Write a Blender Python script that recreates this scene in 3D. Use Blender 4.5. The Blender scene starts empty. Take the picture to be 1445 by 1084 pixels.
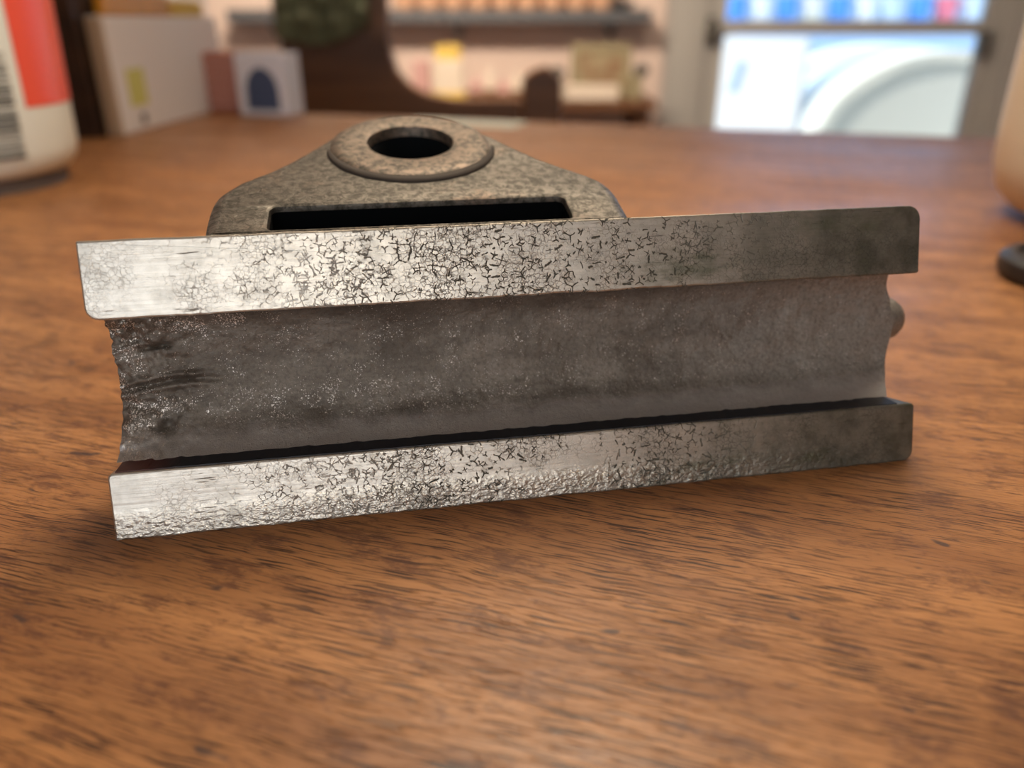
import bpy, bmesh, math, random
from mathutils import Vector, Matrix, noise
from mathutils.geometry import tessellate_polygon

random.seed(7)
R = math.radians
sc = bpy.context.scene
col = sc.collection
TZ = 0.76                      # table top height (m); scene lengths below are in cm above the table
CAMH, PITCH, F = 8.0, 25.0, 1100.0

# ------------------------------------------------------------------ camera, world, lights
cam = bpy.data.cameras.new('camera')
cam.sensor_width = 36.0
cam.lens = 36.0 * F / 1445.0
cam.clip_start = 0.01
cam.clip_end = 100
cam.dof.use_dof = True
cam.dof.focus_distance = 0.137
cam.dof.aperture_fstop = 9.5
co = bpy.data.objects.new('camera', cam)
col.objects.link(co)
co.location = (0, 0, TZ + CAMH / 100)
co.rotation_euler = (R(90 - PITCH), 0, 0)
sc.camera = co

sc.view_settings.view_transform = 'Standard'
sc.view_settings.look = 'None'
sc.view_settings.gamma = 1.0
sc.view_settings.use_curve_mapping = False
sc.view_settings.exposure = 0.1
sc.cycles.use_adaptive_sampling = True
sc.cycles.adaptive_threshold = 0.02
sc.cycles.max_bounces = 7
sc.cycles.diffuse_bounces = 3
sc.cycles.glossy_bounces = 3
sc.cycles.transmission_bounces = 4
sc.cycles.caustics_reflective = False
sc.cycles.caustics_refractive = False

w = bpy.data.worlds.new('sky')
sc.world = w
w.use_nodes = True
wn = w.node_tree.nodes
wn['Background'].inputs[0].default_value = (0.62, 0.78, 1.0, 1)
wn['Background'].inputs[1].default_value = 1.6

def light(name, kind, loc, target, energy, color, size=None, size_y=None, angle=None):
    d = bpy.data.lights.new(name, kind)
    d.energy = energy
    d.color = color
    if kind == 'AREA':
        d.shape = 'RECTANGLE'
        d.size = size
        d.size_y = size_y or size
    if angle is not None:
        d.angle = angle
    o = bpy.data.objects.new(name, d)
    col.objects.link(o)
    o.location = loc
    v = Vector(target) - Vector(loc)
    o.rotation_euler = v.to_track_quat('-Z', 'Y').to_euler()
    return o

# sun falls on the yard beyond the door, from high on the left
light('sun', 'SUN', (-8, 1, 8), (0, 3.4, 0.4), 3.6, (1.0, 0.97, 0.92), angle=R(1))
# unseen shop window added in the wall behind the camera to supply light
light('added_window_light', 'AREA', (-0.15, -2.16, 1.14), (-0.15, 0.2, 1.14), 9.6, (1.0, 0.91, 0.78), 1.82, 1.40)

# ------------------------------------------------------------------ helpers
def P(x, y, z):
    """cm relative to the point of the table under the lens -> world metres"""
    return Vector((x / 100, y / 100, TZ + z / 100))

def at(px, py, Y):
    """point of the vertical plane Y (cm) that the photograph shows at a pixel, in cm"""
    u, v = (px - 722.5) / F, (py - 542) / F
    s, c = math.sin(R(PITCH)), math.cos(R(PITCH))
    t = Y / (c - v * s)
    return (u * t, Y, CAMH + (-s - v * c) * t)

def link(o, parent=None):
    col.objects.link(o)
    if parent is not None:
        o.parent = parent
    return o

def empty(name, loc=(0, 0, 0), rot=(0, 0, 0)):
    o = bpy.data.objects.new(name, None)
    o.empty_display_size = 0.02
    o.location = loc
    o.rotation_euler = rot
    return link(o)

def tag(o, label=None, cat=None, group=None, kind=None):
    if label: o['label'] = label
    if cat: o['category'] = cat
    if group: o['group'] = group
    if kind: o['kind'] = kind
    return o

def mesh(name, verts, faces, mat, parent=None, smooth=False, scale=0.01):
    me = bpy.data.meshes.new(name)
    me.from_pydata([tuple(c * scale for c in v) for v in verts], [], faces)
    me.update()
    bm = bmesh.new(); bm.from_mesh(me)
    bmesh.ops.recalc_face_normals(bm, faces=bm.faces)
    bm.to_mesh(me); bm.free()
    if smooth:
        me.polygons.foreach_set('use_smooth', [True] * len(me.polygons))
    me.materials.append(mat)
    return link(bpy.data.objects.new(name, me), parent)

class MB:
    """collects boxes, prisms and lathes into one mesh (cm)"""
    def __init__(self): self.v, self.f = [], []
    def add(self, v, f):
        n = len(self.v)
        self.v += v
        self.f += [tuple(i + n for i in q) for q in f]
        return self
    def box(self, x0, x1, y0, y1, z0, z1, b=0.0):
        if b <= 0:
            v = [(x, y, z) for x in (x0, x1) for y in (y0, y1) for z in (z0, z1)]
            return self.add(v, [(0, 1, 3, 2), (4, 6, 7, 5), (0, 4, 5, 1), (2, 3, 7, 6), (0, 2, 6, 4), (1, 5, 7, 3)])
        bm = bmesh.new()
        bmesh.ops.create_cube(bm, size=1)
        for q in bm.verts:
            q.co = ((x0 + x1) / 2 + q.co.x * (x1 - x0), (y0 + y1) / 2 + q.co.y * (y1 - y0), (z0 + z1) / 2 + q.co.z * (z1 - z0))
        bmesh.ops.bevel(bm, geom=list(bm.edges), offset=b, segments=2, affect='EDGES', profile=0.5)
        bm.verts.index_update()
        v = [tuple(q.co) for q in bm.verts]
        f = [tuple(q.index for q in fa.verts) for fa in bm.faces]
        bm.free()
        return self.add(v, f)
    def lathe(self, prof, n=48, cx=0, cy=0, a0=0, a1=2 * math.pi, sx=1, sy=1):
        full = abs(a1 - a0 - 2 * math.pi) < 1e-6
        m = n if full else n + 1
        v = []
        for (r, z) in prof:
            for k in range(m):
                a = a0 + (a1 - a0) * k / n
                v.append((cx + r * sx * math.cos(a), cy + r * sy * math.sin(a), z))
        f = []
        for i in range(len(prof) - 1):
            for k in range(n):
                k2 = (k + 1) % m
                f.append((i * m + k, i * m + k2, (i + 1) * m + k2, (i + 1) * m + k))
        if full and prof[0] != prof[-1]:
            if prof[0][0] > 1e-6: f.append(tuple(range(m))[::-1])
            if prof[-1][0] > 1e-6: f.append(tuple((len(prof) - 1) * m + k for k in range(m)))
        return self.add(v, f)
    def prism(self, out, y0, y1, back=None, bev=0.0, both=False):
        if sum(out[i - 1][0] * out[i][1] - out[i][0] * out[i - 1][1] for i in range(len(out))) < 0: out = out[::-1]
        """outline (x,z) extruded along y, bevelled edge at the front (y0)"""
        n = len(out)
        def inset(d):
            r = []
            for i in range(n):
                a, b, c = Vector(out[i - 1]), Vector(out[i]), Vector(out[(i + 1) % n])
                e1, e2 = (b - a).normalized(), (c - b).normalized()
                t = (e1 + e2)
                t = t.normalized() if t.length > 1e-9 else e1
                r.append((b.x - t.y * d, b.y + t.x * d))
            return r
        rings = []
        if bev > 0:
            rings += [(inset(bev), y0), (inset(bev * 0.3), y0 + bev * 0.3)]
        rings.append((out, y0 + bev))
        if both and bev > 0:
            rings += [(out, y1 - bev), (inset(bev * 0.3), y1 - bev * 0.3), (inset(bev), y1)]
        else:
            rings.append(([back(x, z) for x, z in out] if back else out, y1))
        v = [(x, y, z) for ring, y in rings for (x, z) in ring]
        f = [tuple(range(n))]
        for i in range(len(rings) - 1):
            for k in range(n):
                k2 = (k + 1) % n
                f.append((i * n + k, i * n + k2, (i + 1) * n + k2, (i + 1) * n + k))
        f.append(tuple((len(rings) - 1) * n + k for k in range(n))[::-1])
        return self.add(v, f)
    def map(self, fn):
        self.v = [fn(*q) for q in self.v]
        return self
    def build(self, name, mat, parent=None, smooth=False):
        return mesh(name, self.v, self.f, mat, parent, smooth)

def smooth_by_angle(o, deg=35):
    bm = bmesh.new(); bm.from_mesh(o.data)
    for fa in bm.faces: fa.smooth = True
    for e in bm.edges:
        e.smooth = not (len(e.link_faces) == 2 and e.calc_face_angle(0) > R(deg))
    bm.to_mesh(o.data); bm.free()
    return o

# ------------------------------------------------------------------ materials
class NT:
    def __init__(self, name):
        self.m = bpy.data.materials.new(name)
        self.m.use_nodes = True
        self.nt = self.m.node_tree
        self.b = self.nt.nodes['Principled BSDF']
        self._co = None
    def n(self, kind, **props):
        o = self.nt.nodes.new('ShaderNode' + kind)
        for k, val in props.items(): setattr(o, k, val)
        return o
    def put(self, sock, val):
        if isinstance(val, bpy.types.NodeSocket): self.nt.links.new(val, sock)
        elif val is not None: sock.default_value = val
    def co(self, scale=(1, 1, 1), loc=(0, 0, 0), rot=(0, 0, 0)):
        if self._co is None: self._co = self.n('TexCoord').outputs['Object']
        mp = self.n('Mapping')
        self.put(mp.inputs['Vector'], self._co)
        mp.inputs['Scale'].default_value = scale
        mp.inputs['Location'].default_value = loc
        mp.inputs['Rotation'].default_value = rot
        return mp.outputs[0]
    def noise(self, vec, scale=1.0, detail=3.0, rough=0.55, dist=0.0, color=False):
        o = self.n('TexNoise')
        self.put(o.inputs['Vector'], vec)
        o.inputs['Scale'].default_value = scale
        o.inputs['Detail'].default_value = detail
        o.inputs['Roughness'].default_value = rough
        o.inputs['Distortion'].default_value = dist
        return o.outputs['Color' if color else 'Fac']
    def voro(self, vec, scale=1.0, feature='F1', rand=1.0):
        o = self.n('TexVoronoi', feature=feature)
        self.put(o.inputs['Vector'], vec)
        o.inputs['Scale'].default_value = scale
        o.inputs['Randomness'].default_value = rand
        return o.outputs['Distance']
    def ramp(self, fac, a, b, lo=0.0, hi=1.0, smooth=True):
        o = self.n('MapRange', interpolation_type='SMOOTHSTEP' if smooth else 'LINEAR')
        self.put(o.inputs['Value'], fac)
        o.inputs['From Min'].default_value = a
        o.inputs['From Max'].default_value = b
        o.inputs['To Min'].default_value = lo
        o.inputs['To Max'].default_value = hi
        return o.outputs[0]
    def math(self, op, a, b=None, clamp=False):
        o = self.n('Math', operation=op, use_clamp=clamp)
        self.put(o.inputs[0], a)
        if b is not None: self.put(o.inputs[1], b)
        return o.outputs[0]
    def mix(self, fac, a, b):
        o = self.n('Mix', data_type='RGBA')
        self.put(o.inputs[0], fac)
        self.put(o.inputs[6], a if isinstance(a, bpy.types.NodeSocket) else (*a, 1))
        self.put(o.inputs[7], b if isinstance(b, bpy.types.NodeSocket) else (*b, 1))
        return o.outputs[2]
    def warp(self, vec, amount, scale):
        """vec + (noise colour - 0.5) * amount"""
        c = self.noise(vec, scale, 3, color=True)
        s = self.n('VectorMath', operation='SUBTRACT'); self.put(s.inputs[0], c); s.inputs[1].default_value = (0.5, 0.5, 0.5)
        k = self.n('VectorMath', operation='SCALE'); self.put(k.inputs[0], s.outputs[0]); k.inputs['Scale'].default_value = amount
        a = self.n('VectorMath', operation='ADD'); self.put(a.inputs[0], vec); self.put(a.inputs[1], k.outputs[0])
        return a.outputs[0]
    def sep(self, vec):
        o = self.n('SeparateXYZ'); self.put(o.inputs[0], vec)
        return o.outputs
    def bump(self, h, strength=0.3, dist=0.0005, normal=None):
        o = self.n('Bump')
        self.put(o.inputs['Height'], h)
        o.inputs['Strength'].default_value = strength
        o.inputs['Distance'].default_value = dist
        if normal is not None: self.put(o.inputs['Normal'], normal)
        return o.outputs[0]
    def out(self, color=None, rough=None, metal=None, normal=None, **kw):
        i = self.b.inputs
        if color is not None: self.put(i['Base Color'], color if isinstance(color, bpy.types.NodeSocket) else (*color, 1))
        self.put(i['Roughness'], rough); self.put(i['Metallic'], metal); self.put(i['Normal'], normal)
        for k, val in kw.items(): self.put(i[k.replace('_', ' ')], val)
        return self.m

def plain(name, c, rough=0.55, var=0.12, scale=12, metal=0.0, **kw):
    """painted, plastic or paper surface: one colour with slight mottling"""
    t = NT(name)
    f = t.noise(t.co((scale, scale, scale)), 1.0, 3)
    d = tuple(x * (1 - var) for x in c)
    e = tuple(min(1, x * (1 + var * 0.6)) for x in c)
    return t.out(t.mix(f, d, e), rough, metal, **kw)

def wood_mat(name, base, dark, scale=1.0, rough=0.45):
    t = NT(name)
    f = t.noise(t.co((3 * scale, 40 * scale, 40 * scale)), 1.0, 4, 0.6, 0.3)
    return t.out(t.mix(t.ramp(f, 0.35, 0.7), base, dark), rough, normal=t.bump(f, 0.2, 0.001))

def table_mat():
    t = NT('table_wood')
    p = t.co((100, 100, 100))                       # cm, X along the grain
    w_ = t.warp(p, 0.35, 0.3)
    def aniso(sx, sy, off=0.0):
        mp = t.n('Mapping'); t.put(mp.inputs['Vector'], w_)
        mp.inputs['Scale'].default_value = (sx, sy, 1); mp.inputs['Location'].default_value = (off, off * 1.7, 0)
        return mp.outputs[0]
    band = t.noise(aniso(0.10, 0.8), 1.0, 4, 0.6)
    fibre = t.noise(aniso(0.7, 15), 1.0, 6, 0.75)
    pores = t.noise(aniso(0.9, 24, 3.1), 1.0, 2, 0.5)
    pores2 = t.noise(aniso(1.5, 34, 9.7), 1.0, 2, 0.5)
    dens = t.noise(aniso(0.25, 0.7, 5.0), 1.0, 3, 0.6)
    blot = t.noise(aniso(0.8, 2.0, 11.0), 1.0, 6, 0.75)
    spot = t.noise(aniso(1.0, 2.2, 21.0), 1.0, 2, 0.5)
    c = t.mix(t.ramp(band, 0.3, 0.7), (0.31, 0.130, 0.046), (0.52, 0.240, 0.088))
    c = t.mix(t.ramp(fibre, 0.42, 0.75, 0, 0.45), c, (0.24, 0.082, 0.028))
    pm = t.math('MULTIPLY', t.ramp(pores, 0.54, 0.60), t.ramp(dens, 0.36, 0.58, 0.2, 1))
    pm2 = t.math('MULTIPLY', t.ramp(pores2, 0.57, 0.64), 0.75)
    pm = t.math('MAXIMUM', pm, pm2)
    c = t.mix(t.math('MULTIPLY', pm, 0.95), c, (0.040, 0.014, 0.007))
    c = t.mix(t.ramp(blot, 0.50, 0.64, 0, 0.65), c, (0.105, 0.036, 0.020))
    c = t.mix(t.ramp(spot, 0.69, 0.74, 0, 0.8), c, (0.045, 0.030, 0.032))
    pale = t.noise(aniso(0.5, 0.9, 31.0), 1.0, 3, 0.6)
    c = t.mix(t.ramp(pale, 0.72, 0.80, 0, 0.5), c, (0.42, 0.30, 0.24))
    h = t.math('SUBTRACT', t.math('MULTIPLY', fibre, 0.25), t.math('MULTIPLY', pm, 0.9))
    rgh = t.ramp(t.noise(aniso(0.06, 0.12, 2.0), 1.0, 4, 0.6), 0.3, 0.7, 0.32, 0.50)
    return t.out(c, rgh, 0.0, t.bump(h, 0.45, 0.00022), Specular_IOR_Level=0.42)

def rail_mat(name, seed):
    """worn plated metal: fine drawn lines, dark crazing, dull greenish tarnish toward one end, its dimmer reflection painted in"""
    t = NT(name)
    p = t.co((100, 100, 100), (seed, 0, 0))
    x, y, z = t.sep(t.co((100, 100, 100)))
    w_ = t.warp(p, 0.20, 5.0)
    w2 = t.warp(p, 0.10, 9.0)
    edge = t.voro(w_, 7.0, 'DISTANCE_TO_EDGE')
    cell = t.voro(w_, 7.0, 'F1')
    edge2 = t.voro(w2, 12.0, 'DISTANCE_TO_EDGE')
    cell2 = t.voro(w2, 12.0, 'F1')
    def stars_of(scale, off, wid, rmin, rmax):
        pos = t.co((100, 100, 100), (seed + off, 0, off))
        q_ = t.warp(t.warp(pos, 0.07, 7.0), 0.03, 22.0)
        cx = t.n('CombineXYZ'); px, py, pz = t.sep(q_); t.put(cx.inputs[0], px); t.put(cx.inputs[1], pz)
        vo = t.n('TexVoronoi', voronoi_dimensions='2D'); t.put(vo.inputs['Vector'], cx.outputs[0]); vo.inputs['Scale'].default_value = scale
        dv = t.n('VectorMath', operation='SUBTRACT'); t.put(dv.inputs[0], cx.outputs[0]); t.put(dv.inputs[1], vo.outputs['Position'])
        ax, ay, _ = t.sep(dv.outputs[0])
        cr_ = t.n('SeparateColor'); t.put(cr_.inputs[0], vo.outputs['Color'])
        r1, r2, r3 = cr_.outputs
        ang = t.math('ADD', t.math('MULTIPLY', t.math('ARCTAN2', ay, ax), t.math('ADD', 1.0, t.math('MULTIPLY', t.math('ROUND', t.math('MULTIPLY', r3, 2.0)), 0.5))), t.math('MULTIPLY', r1, 6.28))
        dist = t.n('VectorMath', operation='LENGTH'); t.put(dist.inputs[0], dv.outputs[0]); dd = dist.outputs['Value']
        arm = t.math('MULTIPLY', dd, t.math('ABSOLUTE', t.math('SINE', ang)))
        rad = t.ramp(r2, 0.0, 1.0, rmin, rmax, False)
        inside = t.ramp(t.math('DIVIDE', dd, rad), 0.75, 1.0, 1, 0)
        keep = t.ramp(r1, 0.42, 0.44)
        return t.math('MULTIPLY', keep, t.math('MULTIPLY', t.ramp(arm, wid * 0.5, wid, 1, 0), inside)), r3
    st1, k1 = stars_of(4.6, 0.0, 0.020, 0.03, 0.13)
    st2, k2 = stars_of(6.5, 5.3, 0.014, 0.02, 0.09)
    st3, k3 = stars_of(3.4, 11.7, 0.018, 0.05, 0.16)
    star = t.math('MAXIMUM', st1, t.math('MAXIMUM', st2, st3))
    brk = t.ramp(t.noise(p, 4.5, 3, 0.6), 0.47, 0.56)
    craze = t.math('MULTIPLY', t.ramp(edge, 0.02, 0.05, 1, 0), brk)
    fine = t.math('MULTIPLY', t.ramp(edge2, 0.02, 0.06, 1, 0), t.ramp(cell2, 0.30, 0.55))
    area = t.noise(p, 0.45, 3, 0.6)
    mid = t.math('MULTIPLY', t.ramp(x, -5.2, -1.8), t.ramp(x, 2.0, 5.6, 1, 0))
    left = t.math('MULTIPLY', t.ramp(x, -6.9, -5.0), t.ramp(x, -1.5, 2.5, 1, 0.3))
    stars = t.math('MULTIPLY', t.math('MULTIPLY', star, mid), t.ramp(area, 0.34, 0.44))
    crz = t.math('MULTIPLY', t.math('MULTIPLY', craze, left), t.ramp(area, 0.38, 0.56, 0.10, 0.60))
    fn = t.math('MULTIPLY', t.math('MULTIPLY', fine, t.ramp(x, -4.5, 0.0, 0.25, 1)), t.ramp(t.noise(p, 0.9, 3), 0.42, 0.6))
    lines = t.noise(t.co((30, 100, 1500), (seed, 0, 0)), 1.0, 3, 0.6)
    dash = t.noise(t.co((160, 100, 2600), (seed + 3, 0, 0)), 1.0, 1)
    dashm = t.math('MULTIPLY', t.ramp(dash, 0.66, 0.72), t.ramp(t.noise(p, 1.1, 2), 0.5, 0.62))
    crack = t.math('MAXIMUM', t.math('MAXIMUM', stars, crz), t.math('MAXIMUM', t.math('MULTIPLY', fn, 0.6), t.math('MULTIPLY', dashm, 0.7)))
    tarnish_dim = t.math('ADD', t.ramp(x, -0.5, 6.5, 0, 0.88), t.ramp(t.noise(p, 1.3, 4, 0.65), 0.3, 0.8, -0.15, 0.25), clamp=True)  # tarnish toward one end; the dimmer reflection there is painted in as well
    mott = t.noise(p, 5.0, 4, 0.7)
    c = t.mix(t.ramp(mott, 0.3, 0.75), (0.59, 0.55, 0.48), (0.53, 0.495, 0.43))
    c = t.mix(t.ramp(lines, 0.35, 0.75, 0, 0.35), c, (0.40, 0.36, 0.31))
    c = t.mix(tarnish_dim, c, (0.125, 0.123, 0.098))
    grn = t.math('MULTIPLY', t.ramp(x, -1.0, 3.0), t.ramp(t.noise(t.co((60, 100, 160), (seed, 2, 0)), 1.0, 4, 0.65), 0.52, 0.70, 0, 0.65))
    c = t.mix(grn, c, (0.11, 0.125, 0.080))
    c = t.mix(t.math('MULTIPLY', crack, 0.9), c, (0.045, 0.045, 0.030))
    rgh = t.math('ADD', t.ramp(mott, 0.2, 0.8, 0.34, 0.41), t.math('ADD', t.math('MULTIPLY', tarnish_dim, 0.16), t.math('MULTIPLY', crack, 0.4)), clamp=True)
    # pebbled pitting on the lowest strip of the lower rail
    peb = t.noise(t.co((800, 800, 1300), (seed, 0, 0)), 1.0, 2, 0.5)
    pebm = t.math('MULTIPLY', t.ramp(z, 0.25, 0.62, 1, 0), t.ramp(x, 4.0, 7.0, 1, 0.35))
    h = t.math('ADD', t.math('MULTIPLY', lines, 0.34), t.math('MULTIPLY', mott, 0.10))
    h = t.math('SUBTRACT', h, t.math('MULTIPLY', crack, 0.6))
    h = t.math('ADD', h, t.math('MULTIPLY', t.math('MULTIPLY', peb, pebm), 2.6))
    return t.out(c, rgh, t.math('SUBTRACT', 1.0, t.math('MULTIPLY', crack, 0.8)), t.bump(h, 0.5, 0.0003))

def casting_mat():
    """rough grey-brown cast metal inside the channel, with bright nicks and rust"""
    t = NT('cast_channel_metal')
    p = t.co((100, 100, 100))
    x, y, z = t.sep(p)
    big = t.noise(t.co((60, 100, 150)), 1.0, 4, 0.6)
    fine = t.noise(p, 14, 4, 0.7)
    grit = t.noise(p, 38, 2, 0.6)
    c = t.mix(t.ramp(big, 0.3, 0.7), (0.125, 0.110, 0.092), (0.235, 0.212, 0.180))
    c = t.mix(t.ramp(x, 1.0, 6.5, 0, 0.75), c, (0.31, 0.295, 0.268))
    c = t.mix(t.ramp(fine, 0.42, 0.70, 0, 0.5), c, (0.085, 0.072, 0.058))
    strip = t.ramp(t.math('ADD', z, t.math('MULTIPLY', t.noise(p, 2.0, 4, 0.6), 0.35)), 1.55, 1.95, 1, 0)  # paler clean strip; light on the upturned foot is painted in too
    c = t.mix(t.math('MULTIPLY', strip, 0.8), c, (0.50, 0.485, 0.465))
    low_ = t.math('MULTIPLY', t.ramp(z, 2.0, 2.5, 1, 0), t.ramp(x, -2.0, 1.0, 1, 0))
    lend = t.math('MAXIMUM', t.ramp(x, -7.3, -6.6, 1, 0), t.math('MULTIPLY', t.ramp(z, 3.3, 3.55), t.ramp(x, -5.5, -3.5, 1, 0)))
    zone = t.math('ADD', t.ramp(t.noise(p, 1.1, 4, 0.7), 0.42, 0.68, 0, 0.055), t.math('ADD', t.math('MULTIPLY', low_, 0.045), t.math('MULTIPLY', lend, 0.09)))
    nick = t.math('MULTIPLY', t.ramp(t.math('ADD', grit, zone), 0.66, 0.72), t.ramp(t.noise(p, 3.0, 3, 0.6), 0.42, 0.56))
    c = t.mix(nick, c, (0.80, 0.76, 0.70))
    rust = t.math('MULTIPLY', t.ramp(t.noise(p, 2.3, 4, 0.65), 0.70, 0.76), t.ramp(fine, 0.35, 0.55))
    c = t.mix(t.math('MULTIPLY', rust, 0.8), c, (0.20, 0.075, 0.025))
    h = t.math('ADD', t.math('MULTIPLY', fine, 0.7), t.math('MULTIPLY', grit, 0.45))
    rgh = t.math('SUBTRACT', t.math('SUBTRACT', 0.56, t.math('MULTIPLY', strip, 0.12)), t.math('MULTIPLY', nick, 0.28))
    return t.out(c, rgh, 0.72, t.bump(h, 0.55, 0.0003))

def bronze_mat(name='mottled_bronze', copper=0.5):
    t = NT(name)
    p = t.co((100, 100, 100))
    a = t.noise(p, 6.0, 6, 0.75, 0.5)
    b = t.noise(p, 0.9, 3, 0.6)
    g = t.noise(p, 20, 3, 0.7)
    c = t.mix(t.ramp(a, 0.38, 0.62), (0.058, 0.053, 0.044), (0.165, 0.148, 0.126))
    cop = t.math('MULTIPLY', t.ramp(b, 0.62 - 0.3 * copper, 0.75 - 0.25 * copper), t.ramp(a, 0.40, 0.62))
    c = t.mix(t.math('MULTIPLY', cop, 0.6), c, (0.185, 0.120, 0.082))
    c = t.mix(t.ramp(g, 0.55, 0.75, 0, 0.4), c, (0.075, 0.080, 0.060))
    return t.out(c, t.ramp(a, 0.35, 0.65, 0.60, 0.42), 0.75, t.bump(t.math('ADD', a, t.math('MULTIPLY', g, 0.5)), 0.45, 0.00035))

M = dict(
    wood=table_mat(), apron=wood_mat('table_apron_wood', (0.22, 0.085, 0.035), (0.09, 0.03, 0.014)),
    rail=rail_mat('worn_plated_rail', 0.0), rail2=rail_mat('worn_plated_rail_lower', 23.0),
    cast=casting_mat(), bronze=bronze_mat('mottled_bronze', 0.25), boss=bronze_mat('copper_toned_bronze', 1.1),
    black=plain('shade_black', (0.004, 0.005, 0.006), 0.95, Specular_IOR_Level=0.05),  # near-black that paints shade in the pocket and bore
    wall=plain('peach_wall_paint', (0.84, 0.66, 0.55), 0.8, 0.06, 1.5), wallgrey=plain('pale_wall_paint', (0.62, 0.54, 0.49), 0.8, 0.05, 1.5),
    ceil=plain('ceiling_paint', (0.80, 0.77, 0.72), 0.9, 0.04, 1.0), floor=wood_mat('floor_boards', (0.25, 0.14, 0.08), (0.12, 0.06, 0.03), 0.3),
    frame=plain('greige_door_paint', (0.50, 0.47, 0.42), 0.5, 0.06, 4), iron=plain('dull_iron', (0.13, 0.12, 0.10), 0.6, metal=0.2),
    shelf=plain('slate_grey_shelf_paint', (0.115, 0.115, 0.12), 0.5), jar=plain('apricot_ceramic', (0.78, 0.47, 0.29), 0.45),
    white=plain('white_plastic', (0.84, 0.90, 0.85), 0.33, 0.03), red=plain('coral_red_label', (0.92, 0.12, 0.075), 0.3, 0.05),
    ink=plain('printed_ink', (0.11, 0.12, 0.11), 0.6), puck=plain('dark_grey', (0.12, 0.10, 0.09), 0.7),
    carton=plain('white_carton', (0.90, 0.88, 0.88), 0.6, 0.03), kraft=plain('beige_cardboard', (0.50, 0.40, 0.30), 0.75),
    sticker=plain('lime_sticker', (0.72, 0.72, 0.22), 0.6), crate=wood_mat('dark_crate_wood', (0.050, 0.022, 0.010), (0.022, 0.009, 0.005), 1.0, 0.6),
    brown=wood_mat('dark_walnut', (0.200, 0.085, 0.030), (0.105, 0.042, 0.016), 0.5), brick=plain('brick_red_card', (0.42, 0.14, 0.09), 0.7),
    blue=plain('navy_print', (0.055, 0.085, 0.17), 0.5), card=plain('cool_white_card', (0.76, 0.77, 0.84), 0.5, 0.04),
    green=plain('moss_green_cloth', (0.15, 0.155, 0.085), 0.95, 0.2, 15), yellow=plain('yellow_card', (0.75, 0.52, 0.10), 0.6),
    amber=plain('amber_pack', (0.70, 0.33, 0.03), 0.4, 0.3, 60), pink=plain('dusty_pink_card', (0.62, 0.36, 0.32), 0.7),
    cream=plain('cream_card', (0.78, 0.66, 0.52), 0.6), olive=plain('olive_canvas', (0.36, 0.30, 0.17), 0.7, 0.3, 25),
    mint=plain('mint_paper', (0.68, 0.84, 0.74), 0.35, 0.04), shellw=plain('white_moulded_plastic', (0.88, 0.88, 0.86), 0.45, 0.03),
    shellb=plain('pale_blue_plastic', (0.62, 0.74, 0.86), 0.45, 0.03), shellc=plain('ivory_plastic', (0.84, 0.80, 0.66), 0.45, 0.03),
    yard=plain('pale_concrete', (0.74, 0.74, 0.72), 0.9, 0.08, 3), tubb=plain('bright_blue_plastic', (0.10, 0.34, 0.80), 0.35),
    tubp=plain('coral_pink_plastic', (0.85, 0.22, 0.28), 0.35), yardwall=plain('blue_grey_render', (0.42, 0.58, 0.80), 0.9, 0.08, 2),
    darkbrown=plain('crescent_brown', (0.040, 0.028, 0.020), 0.8, 0.4, 300), capb=plain('black_plastic', (0.018, 0.018, 0.020), 0.45),
)
M['jug'] = plain('beige_plastic', (0.72, 0.63, 0.50), 0.35, 0.06, 20)
t = NT('clear_glass')
M['glass'] = t.out((0.98, 1.0, 1.0), 0.0, 0.0, Transmission_Weight=1.0, IOR=1.01)

# ------------------------------------------------------------------ room
def struct(o): return tag(o, kind='structure')
def room(name, boxes, mat):
    m = MB()
    for b in boxes: m.box(*b)
    o = m.build(name, mat)
    o.location = (0, 0, TZ)
    return struct(o)
WY = 280.0
FZ = -76.0
CZ = 184.0
room('floor', [(-260, 300, -232, WY + 12, FZ - 6, FZ)], M['floor'])
room('ceiling', [(-272, 312, -232, WY + 12, CZ, CZ + 10)], M['ceil'])
# far wall with openings for the glazed door and the side light
dx0, dx1, dtop = 60.0, 163.0, 134.0
sx0, sx1 = 176.0, 226.0
room('wall_far', [(-260, dx0, WY, WY + 12, FZ, CZ), (dx0, 300, WY, WY + 12, dtop, CZ), (dx1, sx0, WY, WY + 12, FZ, dtop),
                  (sx1, 300, WY, WY + 12, FZ, dtop), (sx0, sx1, WY, WY + 12, FZ, -40)], M['wallgrey'])
room('wall_left', [(-272, -260, -232, WY + 12, FZ, CZ)], M['wall'])
room('wall_right', [(300, 312, -232, WY + 12, FZ, CZ)], M['wall'])
room('wall_near', [(-260, -110, -232, -220, FZ, CZ), (80, 300, -232, -220, FZ, CZ), (-110, 80, -232, -220, FZ, -36), (-110, 80, -232, -220, 112, CZ)], M['wall'])

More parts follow.
